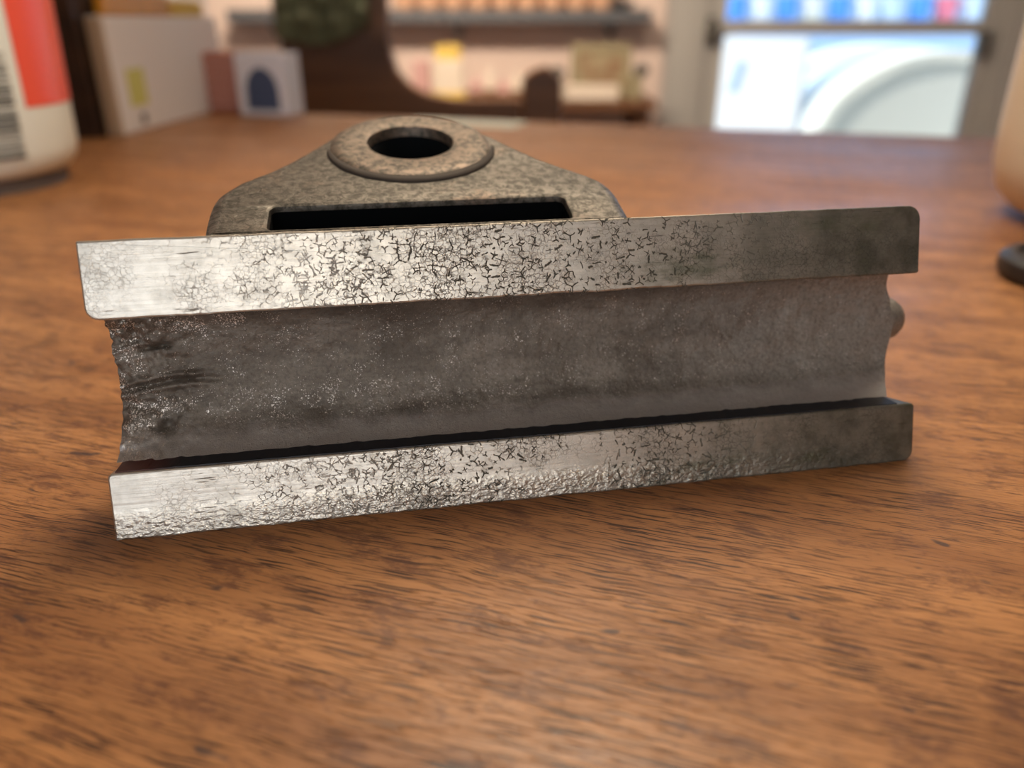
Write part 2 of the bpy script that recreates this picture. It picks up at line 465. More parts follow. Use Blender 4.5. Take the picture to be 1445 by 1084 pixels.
# door: frame members, glazing bar and panes are children
d = MB().box(dx0, dx0 + 3, WY - 2, WY + 12, FZ, dtop).build('door_1', M['frame']); d.location = (0, 0, TZ); struct(d)
bar0, bar1 = at(1190, 49, WY)[2], at(1190, 28, WY)[2]
gx0, gx1 = at(1017, 110, WY)[0], at(1372, 110, WY)[0]
for nm, b in (('door_stile', (dx0 + 3, gx0, WY, WY + 4, FZ + 1, dtop - 3)), ('door_stile', (gx1, dx1 - 3, WY, WY + 4, FZ + 1, dtop - 3)),
              ('door_rail', (gx0, gx1, WY, WY + 4, bar0, bar1)), ('door_rail', (gx0, gx1, WY, WY + 4, FZ + 1, FZ + 26)),
              ('door_rail', (gx0, gx1, WY, WY + 4, dtop - 14, dtop - 3)), ('door_jamb', (dx1 - 3, dx1, WY - 2, WY + 12, FZ, dtop)),
              ('door_head', (dx0 + 3, dx1 - 3, WY - 2, WY + 12, dtop - 3, dtop)),
              ('door_trim', (dx0 - 9, dx0, WY - 2.5, WY, FZ, dtop + 8)), ('door_trim', (dx1, dx1 + 9, WY - 2.5, WY, FZ, dtop + 8))):
    MB().box(*b, 0.3).build(nm, M['frame'], d)
MB().box(gx0, gx1, WY + 1.7, WY + 2.1, bar1, dtop - 14).build('pane', M['glass'], d)
MB().box(gx0, gx1, WY + 1.7, WY + 2.1, FZ + 26, bar0).build('pane', M['glass'], d)
lx, ly, lz = at(1000, 42, WY)
h = MB().box(lx - 2.2, lx + 2.2, WY - 1.2, WY, lz - 5, lz + 4, 0.4).build('door_latch', M['iron'], d)
MB().lathe([(0, 0), (1.2, 0.0), (1.3, 2.5), (2.4, 3.2), (2.6, 4.5), (1.6, 5.6), (0, 5.8)], 20).map(lambda x, y, z: (lx + x, WY - 1.2 - z, lz + y)).build('door_knob', M['iron'], h, True)
hx, hy, hz = at(1385, 62, WY)
MB().box(hx - 1.5, hx + 1.5, WY - 2.9, WY - 0.2, hz - 4, hz + 4, 0.3).build('hinge', M['iron'], d)
wd = MB().box(sx0, sx0 + 4, WY + 1, WY + 11, -40, dtop).build('window_1', M['frame']); wd.location = (0, 0, TZ); struct(wd)
for b in ((sx1 - 4, sx1, WY + 1, WY + 11, -40, dtop), (sx0 + 4, sx1 - 4, WY + 1, WY + 11, -40, -36), (sx0 + 4, sx1 - 4, WY + 1, WY + 11, dtop - 4, dtop)):
    MB().box(*b).build('window_frame', M['frame'], wd)
MB().box(sx0 + 4, sx1 - 4, WY + 4, WY + 4.4, -36, dtop - 4).build('pane', M['glass'], wd)
# frame of the added, unseen shop window behind the camera
w2 = MB().box(-110, -106, -231, -221, -36, 112).build('window_2', M['frame']); w2.location = (0, 0, TZ); struct(w2)
for b in ((76, 80, -231, -221, -36, 112), (-106, 76, -231, -221, -36, -32), (-106, 76, -231, -221, 108, 112)):
    MB().box(*b).build('window_frame', M['frame'], w2)

# yard beyond the door
room('yard_ground', [(-400, 700, WY + 12, 1100, FZ - 12, FZ - 6)], M['yard'])
room('yard_wall', [(-400, 700, 760, 780, FZ - 6, 260)], M['yardwall'])

def lathe_thing(name, prof, mat, loc, label, cat, group=None, n=40, sx=1, sy=1):
    o = MB().lathe(prof, n, sx=sx, sy=sy).build(name, mat, None, True)
    smooth_by_angle(o, 40)
    o.location = P(*loc)
    return tag(o, label, cat, group)

# unseen ceiling lamp added to supply light: housing and lit diffuser
def added_ceiling_lamp(x, y, wdt, dep, energy, label):
    r = empty('added_ceiling_lamp', P(x, y, CZ))
    tag(r, label, 'lamp', 'added ceiling lamps')
    MB().box(-wdt / 2, wdt / 2, -dep / 2, dep / 2, -7, 0, 0.6).build('housing', M['frame'], r)
    e = NT('added_lamp_diffuser')
    dm = e.out((0.9, 0.88, 0.8), 0.5, Emission_Color=(1.0, 0.84, 0.62, 1), Emission_Strength=4.0)
    MB().box(-wdt / 2 + 2, wdt / 2 - 2, -dep / 2 + 2, dep / 2 - 2, -8, -7.05, 0.3).build('diffuser', dm, r)
    l = light('added_lamp_light', 'AREA', P(x, y, CZ - 8.6), P(x, y, 0), energy, (1.0, 0.86, 0.70), wdt / 100, dep / 100)
    return r
added_ceiling_lamp(45, 120, 70, 36, 6, 'added unseen ceiling lamp beyond the far edge of the table')
# unseen track lamp added to brighten the far wall
tl = empty('added_track_lamp', P(-30, 150, CZ))
tag(tl, 'added unseen white track lamp turned toward the peach wall', 'lamp')
MB().box(-1, 1, -1, 1, -95, 0, 0.2).build('stem', M['frame'], tl)
aim = (P(-30, 280, 0) - P(-30, 150, CZ - 100)).to_track_quat('-Z', 'Y')
hd = MB().box(-20, 20, -6, 6, -3, 5, 0.6).build('housing', M['frame'], tl)
hd.location = (0, 0, -1.0); hd.rotation_euler = aim.to_euler()
tm_ = NT('added_track_diffuser').out((0.9, 0.88, 0.8), 0.5, Emission_Color=(1.0, 0.84, 0.66, 1), Emission_Strength=4.0)
MB().box(-19, 19, -5, 5, -3.5, -3.02, 0.1).build('diffuser', tm_, hd)
light('added_track_light', 'AREA', P(-30, 150, CZ - 100) + aim @ Vector((0, 0, -0.042)), P(-30, 280, 0), 22, (1.0, 0.84, 0.68), 0.4, 0.12)
# unseen pendant lamp added above the frame to light the near table
pd = empty('added_pendant_lamp', P(3, 34, 41))
tag(pd, 'added unseen dark pendant lamp hanging low over the table', 'lamp')
paim = Vector((-2, -26, -41)).to_track_quat('-Z', 'Y')
sd = MB().lathe([(13, 0), (12.6, 0.2), (7, 8), (3, 11), (3, 11.4), (7.4, 8.4), (13.3, 0.1), (13, 0)], 40).build('lamp_shade', M['iron'], pd, True)
bm_ = NT('added_pendant_bulb').out((0.9, 0.88, 0.8), 0.5, Emission_Color=(1.0, 0.84, 0.64, 1), Emission_Strength=5.0)
bl = MB().lathe([(0, 2.4), (2.2, 3), (3.1, 5), (2.6, 7), (1.5, 9), (1.4, 11)], 24).build('bulb', bm_, pd, True)
for o in (sd, bl): o.rotation_euler = paim.to_euler()
ptop = paim @ Vector((0, 0, 11))
MB().lathe([(0.3, ptop.z - 0.5), (0.3, CZ - 40)], 10, ptop.x, ptop.y).build('cord', M['ink'], pd)
light('added_pendant_light', 'AREA', P(3, 34, 41) + paim @ Vector((0, 0, 0.003)), P(1, 8, 0), 1.9, (1.0, 0.84, 0.64), 0.17)

# unseen floor lamp added behind the camera to make the rail highlight
fl = empty('added_floor_lamp', P(21, -176, FZ))
tag(fl, 'added unseen floor lamp with a lit cream shade before the shop window', 'lamp')
MB().lathe([(0, 0), (13, 0), (13, 1.5), (2, 3), (0, 3)], 32).build('base', M['iron'], fl)
MB().lathe([(1.1, 2.5), (1.1, 136)], 16).build('pole', M['iron'], fl)
e = NT('added_lit_shade')
MB().lathe([(10, 122), (7, 144), (6.8, 144), (9.8, 122), (10, 122)], 36).build('lamp_shade', e.out((0.9, 0.8, 0.6), 0.7, Emission_Color=(1.0, 0.86, 0.66, 1), Emission_Strength=16.0), fl, True)

# ------------------------------------------------------------------ table
TYAW = -17.2
tb = empty('table', (0.07, 0.70, 0), (0, 0, R(TYAW)))
tag(tb, 'worn orange-brown wooden table under the metal bracket', 'table')
m = MB().box(-85, 85, -86, 0, TZ * 100 - 3, TZ * 100, 0.25).build('table_top', M['wood'], tb)
for x0, x1, y0, y1 in ((-78, 78, -6, -3.5), (-78, 78, -82.5, -80), (-80, -77.5, -80, -6), (77.5, 80, -80, -6)):
    MB().box(x0, x1, y0, y1, TZ * 100 - 12, TZ * 100 - 3).build('apron', M['apron'], tb)
for x in (-79, 79):
    for y in (-5, -81):
        MB().box(x - 3, x + 3, y - 3, y + 3, 0, TZ * 100 - 3, 0.4).build('leg', M['apron'], tb)

# ------------------------------------------------------------------ the cast bracket
YAW, LEAN = 10.3, 16.0
bk = empty('cast_bracket')
tag(bk, 'tarnished metal bracket with two flat rails, concave channel and triangular holed plate', 'bracket')
ly_ = R(YAW)
base = Vector((-6.72, 10.85, 0)) + Vector((math.cos(ly_), math.sin(ly_), 0)) * 7.5
bk.location = P(base.x, base.y, 0.0)
bk.rotation_euler = (R(-LEAN), 0, R(YAW))

def arc(cx, cz, r, a0, a1, n=8):
    return [(cx + r * math.cos(R(a0 + (a1 - a0) * k / n)), cz + r * math.sin(R(a0 + (a1 - a0) * k / n))) for k in range(n + 1)]
def edge(x0, x1, z, amp, seed, n=150):
    r = []
    for k in range(1, n):
        x = x0 + (x1 - x0) * k / n
        fade = min(1, min(k, n - k) / 8)
        r.append((x, z + fade * amp * (noise.noise((x * 1.3, seed, 0)) + 0.6 * noise.noise((x * 6, seed, 3)))))
    return r
def rail_outline(x0, x1, z0, z1, rbl, rbr, rtr, rtl, amp, seed):
    o = arc(x0 + rbl, z0 + rbl, rbl, 180, 270) + edge(x0 + rbl, x1 - rbr, z0, amp, seed)
    o += arc(x1 - rbr, z0 + rbr, rbr, 270, 360) + arc(x1 - rtr, z1 - rtr, rtr, 0, 90)
    o += edge(x1 - rtr, x0 + rtl, z1, amp * 0.5, seed + 9) + arc(x0 + rtl, z1 - rtl, rtl, 90, 180)
    return o
up_o = rail_outline(-7.5, 7.5, 3.73, 5.01, 0.22, 0.04, 0.26, 0.03, 0.022, 1.0)
o = MB().prism(up_o, 0.0, 0.95, bev=0.035).build('upper_rail', M['rail'], bk)
tag(smooth_by_angle(o, 18), 'bright flat upper rail with dark star-shaped cracks')
lo_o = rail_outline(-7.5, 7.5, 0.0, 1.17, 0.03, 0.22, 0.08, 0.10, 0.018, 5.0)
def lo_back(x, z):
    return (x, z + (0.36 if z < 0.35 else 0.0))
o = MB().prism(lo_o, 0.0, 1.0, back=lo_back, bev=0.035).build('lower_rail', M['rail2'], bk)
tag(smooth_by_angle(o, 18), 'flat lower rail, pebbled along its bottom edge')

# concave channel between the rails: displaced front sheet on a solid body
def g(v, c, s): return math.exp(-((v - c) / s) ** 2)
def end_r(z): return 7.48 + 0.20 * g(z, 2.62, 0.55) + 0.02 * noise.noise((z * 3, 0, 7)) - 0.22 * max(0, (1.95 - z) / 0.65) ** 2 - 0.12 * max(0, (z - 3.2) / 0.5)
def end_l(z): return -7.48 + 0.05 * g(z, 2.6, 0.7) + 0.03 * noise.noise((z * 4, 2, 1)) + (0.03 * noise.noise((z * 11, 5, 1)) if z > 2.9 else 0)
def depth(x, z):
    y = 0.78 + 0.22 * math.sin(math.pi * min(1, max(0, (z - 1.15) / 2.6))) ** 0.8
    y -= 0.30 * max(0, (1.95 - z) / 0.65) ** 2.0                     # the foot of the cove sweeps forward
    y -= 0.10 * max(0, (z - 3.3) / 0.43) ** 2
    y += 0.030 * noise.noise((x * 0.9, z * 1.6, 0)) + 0.016 * noise.noise((x * 3, z * 3.5, 5)) + 0.007 * noise.noise((x * 11, z * 11, 2))
    lf = max(0, min(1, (-5.4 - x) / 1.6))
    y += lf * (0.05 * noise.noise((x * 3.2, z * 4, 9)) + 0.035 * noise.noise((x * 9, z * 9, 4)))
    # fold and dash near the ragged end
    zc = 2.45 + 0.10 * math.sin((x + 7.4) * 1.6) + 0.05 * (x + 7.0)
    if x < -5.6:
        fo = min(1, (-5.6 - x) / 0.7)
        y -= fo * (0.05 * g(z, zc + 0.07, 0.05) - 0.05 * g(z, zc - 0.03, 0.04) + 0.04 * g(z, zc - 0.13, 0.05))
        if -7.05 < x < -6.45:
            y += 0.13 * g(z, 3.16 + 0.10 * (x + 6.8), 0.045) * math.sin(math.pi * (x + 7.05) / 0.6) ** 0.5
        y += 0.16 * g(x, -6.7, 0.14) * g(z, 1.72, 0.10)
    edge_l = max(0, (-7.05 - x) / 0.43)
    y += 0.10 * edge_l ** 2 * (0.6 + noise.noise((z * 7, 3, 3)))
    rag = max(0, 1 - abs(x + 7.2) / 0.9) * max(0, (z - 2.9) / 0.83)
    y += rag * (0.09 * noise.noise((x * 8, z * 8, 0)) + 0.05 * noise.noise((x * 17, z * 17, 0)))
    bits = max(0, noise.noise((x * 0.8, 3.3, z * 1.2)) + 0.15) * g(z, 1.85, 0.28) * max(0, min(1, (0.2 - x) / 2))
    y -= bits * 0.07 * max(0, noise.noise((x * 10, z * 10, 8)))
    return y
NX, NZ = 460, 96
v, f = [], []
for j in range(NZ + 1):
    z = 1.245 + (3.80 - 1.245) * j / NZ
    xl, xr = end_l(z), end_r(z)
    for i in range(NX + 1):
        x = xl + (xr - xl) * i / NX
        v.append((x, depth(x, z), z))
W_ = NX + 1
for j in range(NZ):
    for i in range(NX):
        a = j * W_ + i
        f.append((a, a + 1, a + 1 + W_, a + W_))
ring = [i for i in range(W_)] + [j * W_ + NX for j in range(1, NZ + 1)] + [NZ * W_ + i for i in range(NX - 1, -1, -1)] + [j * W_ for j in range(NZ - 1, 0, -1)]
n0 = len(v)
for k in ring: v.append((v[k][0] * 0.985, 1.45, v[k][2]))
for k in range(len(ring)):
    k2 = (k + 1) % len(ring)
    f.append((ring[k], n0 + k, n0 + k2, ring[k2]))
f.append(tuple(range(n0, n0 + len(ring))))
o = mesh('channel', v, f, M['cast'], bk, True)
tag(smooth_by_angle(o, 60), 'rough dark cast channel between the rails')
t = NT('blue_black_grime_shade')
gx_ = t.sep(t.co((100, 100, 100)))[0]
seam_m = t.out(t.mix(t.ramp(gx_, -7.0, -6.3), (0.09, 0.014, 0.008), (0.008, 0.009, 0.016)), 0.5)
# grimy black strip with painted shade filling the seam above the lower rail
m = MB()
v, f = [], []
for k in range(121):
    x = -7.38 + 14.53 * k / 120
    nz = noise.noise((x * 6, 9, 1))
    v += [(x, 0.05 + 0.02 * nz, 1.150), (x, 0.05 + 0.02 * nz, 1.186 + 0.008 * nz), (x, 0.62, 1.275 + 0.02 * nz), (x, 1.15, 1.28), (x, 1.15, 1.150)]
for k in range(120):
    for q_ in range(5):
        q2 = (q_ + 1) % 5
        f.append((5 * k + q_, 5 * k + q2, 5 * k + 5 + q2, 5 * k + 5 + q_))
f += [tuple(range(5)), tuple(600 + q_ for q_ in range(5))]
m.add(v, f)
tag(m.build('seam_grime_shade', seam_m, bk), 'blue-black grimy seam with painted shade above the lower rail')
# body carrying the plate, behind the channel
bo = [(-5.9, 1.5), (5.9, 1.5), (5.9, 3.9), (4.4, 4.45), (-6.3, 4.45), (-6.3, 3.9)]
MB().prism(bo, 1.40, 2.1, bev=0.05, both=True).build('rib_body', M['bronze'], bk)
# round stud at the end of the body
st = MB().lathe([(0.0, 0.42), (0.14, 0.40), (0.27, 0.33), (0.36, 0.20), (0.40, 0.0), (0.40, -2.2)], 36)
st.map(lambda x, y, z: (7.92 + 1.1 * z, 1.75 + 1.2 * y, 2.70 + 1.2 * x))
o = st.build('stud', M['cast'], bk, True)
tag(smooth_by_angle(o, 50), 'round dark stud')

# triangular plate rising behind the rails
A30 = R(30.0)
U0 = -1.85
def plate_pos(u, v_, w_):
    return (U0 + u, 0.19 + v_ * math.cos(A30) - w_ * math.sin(A30), 4.67 + v_ * math.sin(A30) + w_ * math.cos(A30))
half = [(3.90, 0.62), (3.93, 1.70), (3.90, 2.15), (3.80, 2.52), (3.52, 2.92), (3.05, 3.42), (2.62, 3.92), (2.28, 4.40), (1.98, 4.88), (1.66, 5.34), (1.22, 5.78), (0.68, 6.10), (0.0, 6.22)]
def catmull(pts, n=5):
    out = []
    for i in range(len(pts) - 1):
        p0, p1, p2, p3 = (Vector(pts[max(0, i - 1)]), Vector(pts[i]), Vector(pts[i + 1]), Vector(pts[min(len(pts) - 1, i + 2)]))
        for k in range(n):
            s = k / n
            out.append(tuple(0.5 * ((2 * p1) + (p2 - p0) * s + (2 * p0 - 5 * p1 + 4 * p2 - p3) * s * s + (3 * p1 - p0 - 3 * p2 + p3) * s ** 3)))
    out.append(tuple(pts[-1]))
    return out
hc = catmull(half)
outer = hc + [(-x, y) for x, y in hc[-2::-1]]                      # counter-clockwise
def offs(out, dd):
    n = len(out); r = []
    for i in range(n):
        a, b, c = Vector(out[i - 1]), Vector(out[i]), Vector(out[(i + 1) % n])
        t_ = ((b - a).normalized() + (c - b).normalized())
        t_ = t_.normalized() if t_.length > 1e-9 else (c - b).normalized()
        r.append((b.x - t_.y * dd, b.y + t_.x * dd))
    return r
def rrect(x0, x1, y0, y1, r, n=5):
    return arc(x0 + r, y0 + r, r, 180, 270, n) + arc(x1 - r, y0 + r, r, 270, 360, n) + arc(x1 - r, y1 - r, r, 0, 90, n) + arc(x0 + r, y1 - r, r, 90, 180, n)
slot = rrect(-2.80, 2.78, 0.86, 1.80, 0.16)
hole = [(1.0 * math.cos(2 * math.pi * k / 48), 4.60 + 1.0 * math.sin(2 * math.pi * k / 48)) for k in range(48)]
TH = 1.15
def plate():
    rings_o = [(offs(outer, 0.26), 0.0), (offs(outer, 0.14), -0.03), (offs(outer, 0.05), -0.10), (outer, -0.24), (outer, -TH)]
    rings_s = [(offs(slot, -0.07), 0.0), (offs(slot, -0.02), -0.03), (slot, -0.09), (slot, -TH)]
    rings_h = [(hole, 0.0), (hole, -TH)]
    V, Fc = [], []
    first, last = [], []
    for rings in (rings_o, rings_s, rings_h):
        b = len(V); n = len(rings[0][0])
        for pts, w_ in rings:
            for (x, y) in pts:
                wob = 0.03 * noise.noise((x * 0.8, y * 0.8, 1)) + 0.012 * noise.noise((x * 4, y * 4, 2))
                V.append(plate_pos(x, y, w_ + wob))
        for i in range(len(rings) - 1):
            for k in range(n):
                k2 = (k + 1) % n
                Fc.append((b + i * n + k, b + i * n + k2, b + (i + 1) * n + k2, b + (i + 1) * n + k))
        first.append((b, rings[0][0])); last.append((b + (len(rings) - 1) * n, rings[-1][0]))
    for group in (first, last):
        idx = [b + k for b, pts in group for k in range(len(pts))]
        for tri in tessellate_polygon([[Vector((x, y, 0)) for x, y in pts] for b, pts in group]):
            Fc.append(tuple(idx[k] for k in tri))
    return V, Fc
V, Fc = plate()
o = mesh('triangular_plate', V, Fc, M['bronze'], bk)
tag(smooth_by_angle(o, 28), 'mottled triangular plate with rounded apex')
# raised boss around the hole, its bore and its foot on the table
bc = 4.50
def boss_ring(r, w_, c): return [(r * math.cos(2 * math.pi * k / 64), c + r * math.sin(2 * math.pi * k / 64), w_) for k in range(64)]
prof = [(1.22, -5.15, 4.63), (1.22, -1.10, 4.63), (1.60, -0.9, 4.52), (1.74, -0.06, bc), (1.72, 0.02, bc), (1.64, 0.065, bc), (1.50, 0.08, bc + 0.02), (1.05, 0.07, 4.60), (0.94, 0.05, 4.60), (0.90, -0.02, 4.60), (0.90, -5.15, 4.63)]
V, Fc = [], []
for r_, w_, c_ in prof:
    V += [plate_pos(*q) for q in boss_ring(r_, w_, c_)]
for i in range(len(prof)):
    i2 = (i + 1) % len(prof)
    for k in range(64):
        k2 = (k + 1) % 64
        Fc.append((i * 64 + k, i * 64 + k2, i2 * 64 + k2, i2 * 64 + k))
o = mesh('hole_boss', V, Fc, M['boss'], bk)
tag(smooth_by_angle(o, 40), 'copper-toned ring around the round hole')
MB().lathe([(0.895, -0.16), (0.895, -5.1), (0.82, -5.1), (0.83, -0.20), (0.895, -0.16)], 48).map(lambda x, y, z: plate_pos(x, 4.63 + y, z)).build('bore_shade', M['black'], bk, True)  # black sleeve paints the shade down the bore
# dark brown crescent in the angle below the boss
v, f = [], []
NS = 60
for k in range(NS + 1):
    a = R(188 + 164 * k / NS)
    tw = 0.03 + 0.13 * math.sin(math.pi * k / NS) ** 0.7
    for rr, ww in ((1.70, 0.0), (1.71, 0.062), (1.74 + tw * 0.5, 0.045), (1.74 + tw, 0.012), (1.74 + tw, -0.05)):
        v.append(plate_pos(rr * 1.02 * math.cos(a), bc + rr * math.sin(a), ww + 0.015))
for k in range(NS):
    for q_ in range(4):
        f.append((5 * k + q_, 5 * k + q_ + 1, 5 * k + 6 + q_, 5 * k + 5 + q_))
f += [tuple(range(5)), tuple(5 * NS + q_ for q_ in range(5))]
tag(mesh('boss_crescent', v, f, M['darkbrown'], bk, True), 'dark crescent below the holed boss')
# near-black lining that paints the shade inside the rectangular pocket
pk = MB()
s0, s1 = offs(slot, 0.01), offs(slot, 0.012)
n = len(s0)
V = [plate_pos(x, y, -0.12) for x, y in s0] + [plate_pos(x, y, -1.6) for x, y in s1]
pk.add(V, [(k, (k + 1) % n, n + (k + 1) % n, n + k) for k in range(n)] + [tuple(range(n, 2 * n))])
tag(pk.build('pocket_shade', M['black'], bk), 'black painted shade inside the rectangular opening')

# ------------------------------------------------------------------ bottles
bt = empty('spray_bottle', P(-29.9, 42.6, 0))
bt.name = 'cleaner_bottle'
tag(bt, 'white plastic bottle with coral red label and barcode at the left edge', 'bottle')
def brad(z): return 6.15 + 0.035 * z
prof = [(0, 0.7), (4.8, 0.7), (5.6, 0.8), (6.02, 1.25)] + [(brad(z), z) for z in (2, 5, 9, 13, 17, 19)] + [(6.3, 20.4), (5.2, 22), (3.2, 23.4), (2.2, 24), (2.1, 26)]
smooth_by_angle(MB().lathe(prof, 72).build('bottle_body', M['white'], bt, True), 60)
MB().lathe([(5.4, 0.0), (5.4, 0.95)], 60).build('base_shade_ring', M['puck'], bt)  # dark ring stands in for the shade under the bottle's rounded edge
MB().lathe([(2.5, 24.2), (2.6, 24.2), (2.6, 27.0), (2.4, 27.4), (0, 27.4)], 40).build('cap', M['red'], bt)
def patch(a0, a1, z0, z1, off, n=24, nz=6):
    prof_ = [(brad(z0 + (z1 - z0) * k / nz) + off, z0 + (z1 - z0) * k / nz) for k in range(nz + 1)]
    return MB().lathe(prof_, n, a0=R(a0), a1=R(a1))
o = patch(-19, 62, 4.1, 18.4, 0.03).build('red_label', M['red'], bt, True)
bars = MB()
z = 1.8
k = 0
while z < 6.7:
    hgt = 0.22 if k == 0 else random.choice((0.06, 0.10, 0.16, 0.22))
    p_ = patch(-52, -24, z, z + hgt, 0.04, 10, 1)
    bars.add(p_.v, p_.f)
    z += hgt + random.choice((0.07, 0.1, 0.16)); k += 1
bars.build('barcode', M['ink'], bt, True)

jg = empty('plastic_jug', P(26.7, 33.6, 0))
tag(jg, 'beige translucent plastic jug at the right edge', 'jug')
prof = [(0, 0.35), (3.6, 0.2), (4.6, 0.45), (5.3, 1.2), (5.65, 2.4), (5.7, 4), (5.7, 14), (5.3, 16), (3.5, 18), (2.0, 19), (2.0, 21)]
smooth_by_angle(MB().lathe(prof, 72).build('jug_body', M['jug'], jg, True), 60)
MB().lathe([(2.2, 19.6), (2.3, 19.6), (2.3, 21.8), (2.1, 22.1), (0, 22.1)], 40).build('cap', M['white'], jg)
MB().lathe([(3.4, 0), (3.4, 0.35)], 40).build('base_shade_ring', M['puck'], jg)
lathe_thing('black_puck', [(0, 0.1), (2.0, 0.0), (2.35, 0.1), (2.45, 0.35), (2.4, 0.65), (2.2, 0.8), (1.9, 0.82), (1.8, 0.65), (0, 0.62)], M['capb'], (19.1, 25.4, 0), 'black round puck lying in front of the beige jug', 'puck')

# ------------------------------------------------------------------ things at the back of the table
cr = empty('wooden_crate', P(-40.3, 68.5, 0))
tag(cr, 'dark brown wooden crate behind the white bottle', 'crate')
for b in ((-9.4, 9.4, -8, -7, 0, 15), (-9.4, 9.4, 7, 8, 0, 15), (-9.4, -8.4, -7, 7, 0, 15), (8.4, 9.4, -7, 7, 0, 15)):
    MB().box(*b, 0.12).build('side_board', M['crate'], cr)
MB().box(-8.4, 8.4, -7, 7, 0.1, 1.0).build('bottom_board', M['crate'], cr)
wc = empty('carton', P(-29.7, 72.6, 0))
tag(wc, 'white carton on edge with a lime sticker, beside the dark crate', 'box')
wc.rotation_euler = (0, 0, R(-2.5))
MB().box(-0.45, 0.45, -11, 11, 0, 8.3, 0.12).build('carton_body', M['carton'], wc)
MB().box(-0.47, 0.47, -11.06, -10.3, 0.05, 8.25, 0.05).build('end_flap', M['kraft'], wc)
MB().box(0.44, 0.49, -8.4, -5.6, 1.9, 4.6, 0.02).build('sticker', M['sticker'], wc)
MB().box(0.46, 0.5, -7.2, -6.4, 0.5, 1.3, 0.02).build('printed_mark', M['puck'], wc)
def simple_box(name, x, y, z, wx, wy, h_, mat, label, cat, rz=0, b=0.1, group=None):
    o = MB().box(-wx / 2, wx / 2, -wy / 2, wy / 2, 0, h_, b).build(name, mat)
    o.location = P(x, y, z); o.rotation_euler = (0, 0, R(rz))
    return tag(o, label, cat, group)
simple_box('amber_packet', -29.9, 68.5, 8.32, 0.8, 11, 1.6, M['amber'], 'amber packet lying on the white carton', 'packet', -2.5, 0.2)
simple_box('yellow_packet', -29.5, 78.0, 8.32, 0.75, 6, 1.3, M['yellow'], 'small yellow packet on the far end of the white carton', 'packet', -2.5, 0.2)
# stack of red cards between carton and white card box
rs = empty('red_box', P(-28.0, 81.0, 0))
tag(rs, 'brick red ridged box behind the white carton', 'box')
MB().box(-3.2, 3.2, -2, 2, 0, 5.3, 0.1).build('box_body', M['brick'], rs)
for k in range(5):
    MB().box(-3.25, 3.25, -2.08, -1.95, 0.5 + k * 0.95, 0.9 + k * 0.95, 0.03).build('ridge', M['pink'], rs)
cb = empty('card_box', P(-22.5, 77.3, 0), (0, 0, R(-12)))
tag(cb, 'small white box printed with a navy arch near the back of the table', 'box')
MB().box(-2.5, 2.5, -1.5, 1.5, 0, 5.4, 0.15).build('box_body', M['card'], cb)
ar = [(-1.6, 0.5), (1.6, 0.5), (1.6, 2.0)] + arc(0, 2.0, 1.6, 0, 180, 14)[1:]
ar = [(x, z if z <= 2.0 else 2.0 + (z - 2.0) * 1.35) for x, z in ar]
MB().prism(ar, -1.53, -1.49).build('printed_arch', M['blue'], cb)
pp = MB().box(-5.2, 5.2, -2.2, 2.2, 0, 0.05, 0.01).build('paper_sheet', M['mint'])
pp.location = P(-4.2, 70.4, 0); pp.rotation_euler = (0, 0, R(-17))
tag(pp, 'pale mint sheet lying flat at the far edge of the table', 'paper')

# ------------------------------------------------------------------ behind the table
# wooden settle with a high curved end
SY = 150.0
def q(px, py, Y=SY):
    a = at(px, py, Y); return (a[0], a[2])
s_out = [q(398, 175), q(398, 20), q(412, -6), q(440, -14), q(548, -14), q(549, 30), q(553, 70), q(562, 98), q(580, 118), q(604, 131), q(640, 138), q(735, 139), q(737, 175)]
low = FZ + 2
s_out[0] = (s_out[0][0], low); s_out[-1] = (s_out[-1][0], low)
st_ = empty('wooden_settle', P(0, SY, FZ))
tag(st_, 'dark walnut settle with high curved end, behind the table', 'settle')
MB().prism([(x, z - FZ) for x, z in s_out], -3, 1, bev=0.5, both=True).build('front_panel', M['brown'], st_)
pst = [q(526, 30), q(552, 30), q(546, -40), q(530, -40)]
MB().prism([(x, z - FZ) for x, z in [q(530, 60), q(552, 60), q(549, -60), q(533, -60)]], -4.2, -1, bev=0.3, both=True).build('post', M['brown'], st_)
arm = [q(737, 170), q(737, 112), q(748, 100), q(770, 92), q(786, 104), q(792, 118), q(792, 170)]
arm[0] = (arm[0][0], low); arm[-1] = (arm[-1][0], low)
MB().prism([(x, z - FZ) for x, z in arm], -3, 3, bev=0.5, both=True).build('arm_rest', M['brown'], st_)
for xx in (s_out[0][0] + 3, arm[-1][0] - 3):
    for yy in (-1, ):
        MB().box(xx - 2, xx + 2, yy - 2, yy + 2, 0, 3).build('foot', M['brown'], st_)
# green cloth hung over the settle
gx0_, gz0_ = q(404, 62); gx1_, gz1_ = q(524, -20)
v, f = [], []
NU, NV = 40, 24
for j in range(NV + 1):
    for i in range(NU + 1):
        s, t_ = i / NU, j / NV
        drop = (0.72 + 0.28 * math.sin(2.2 * s + 0.6) - 0.35 * max(0, s - 0.55))
        z = gz1_ - (gz1_ - gz0_) * t_ * drop
        v.append((gx0_ + (gx1_ - gx0_) * s, -4.9 - 1.6 * (0.5 + 0.5 * math.sin(s * 19 + 1.2 * t_)) - 0.9 * noise.noise((s * 5, t_ * 4, 0)), z - FZ))
n0 = len(v)
v += [(x, y + 0.5, z) for x, y, z in v]
for j in range(NV):
    for i in range(NU):
        a = j * (NU + 1) + i
        f.append((a, a + 1, a + NU + 2, a + NU + 1)); f.append((n0 + a, n0 + a + NU + 1, n0 + a + NU + 2, n0 + a + 1))
rim = list(range(NU + 1)) + [j * (NU + 1) + NU for j in range(1, NV + 1)] + [NV * (NU + 1) + i for i in range(NU - 1, -1, -1)] + [j * (NU + 1) for j in range(NV - 1, 0, -1)]
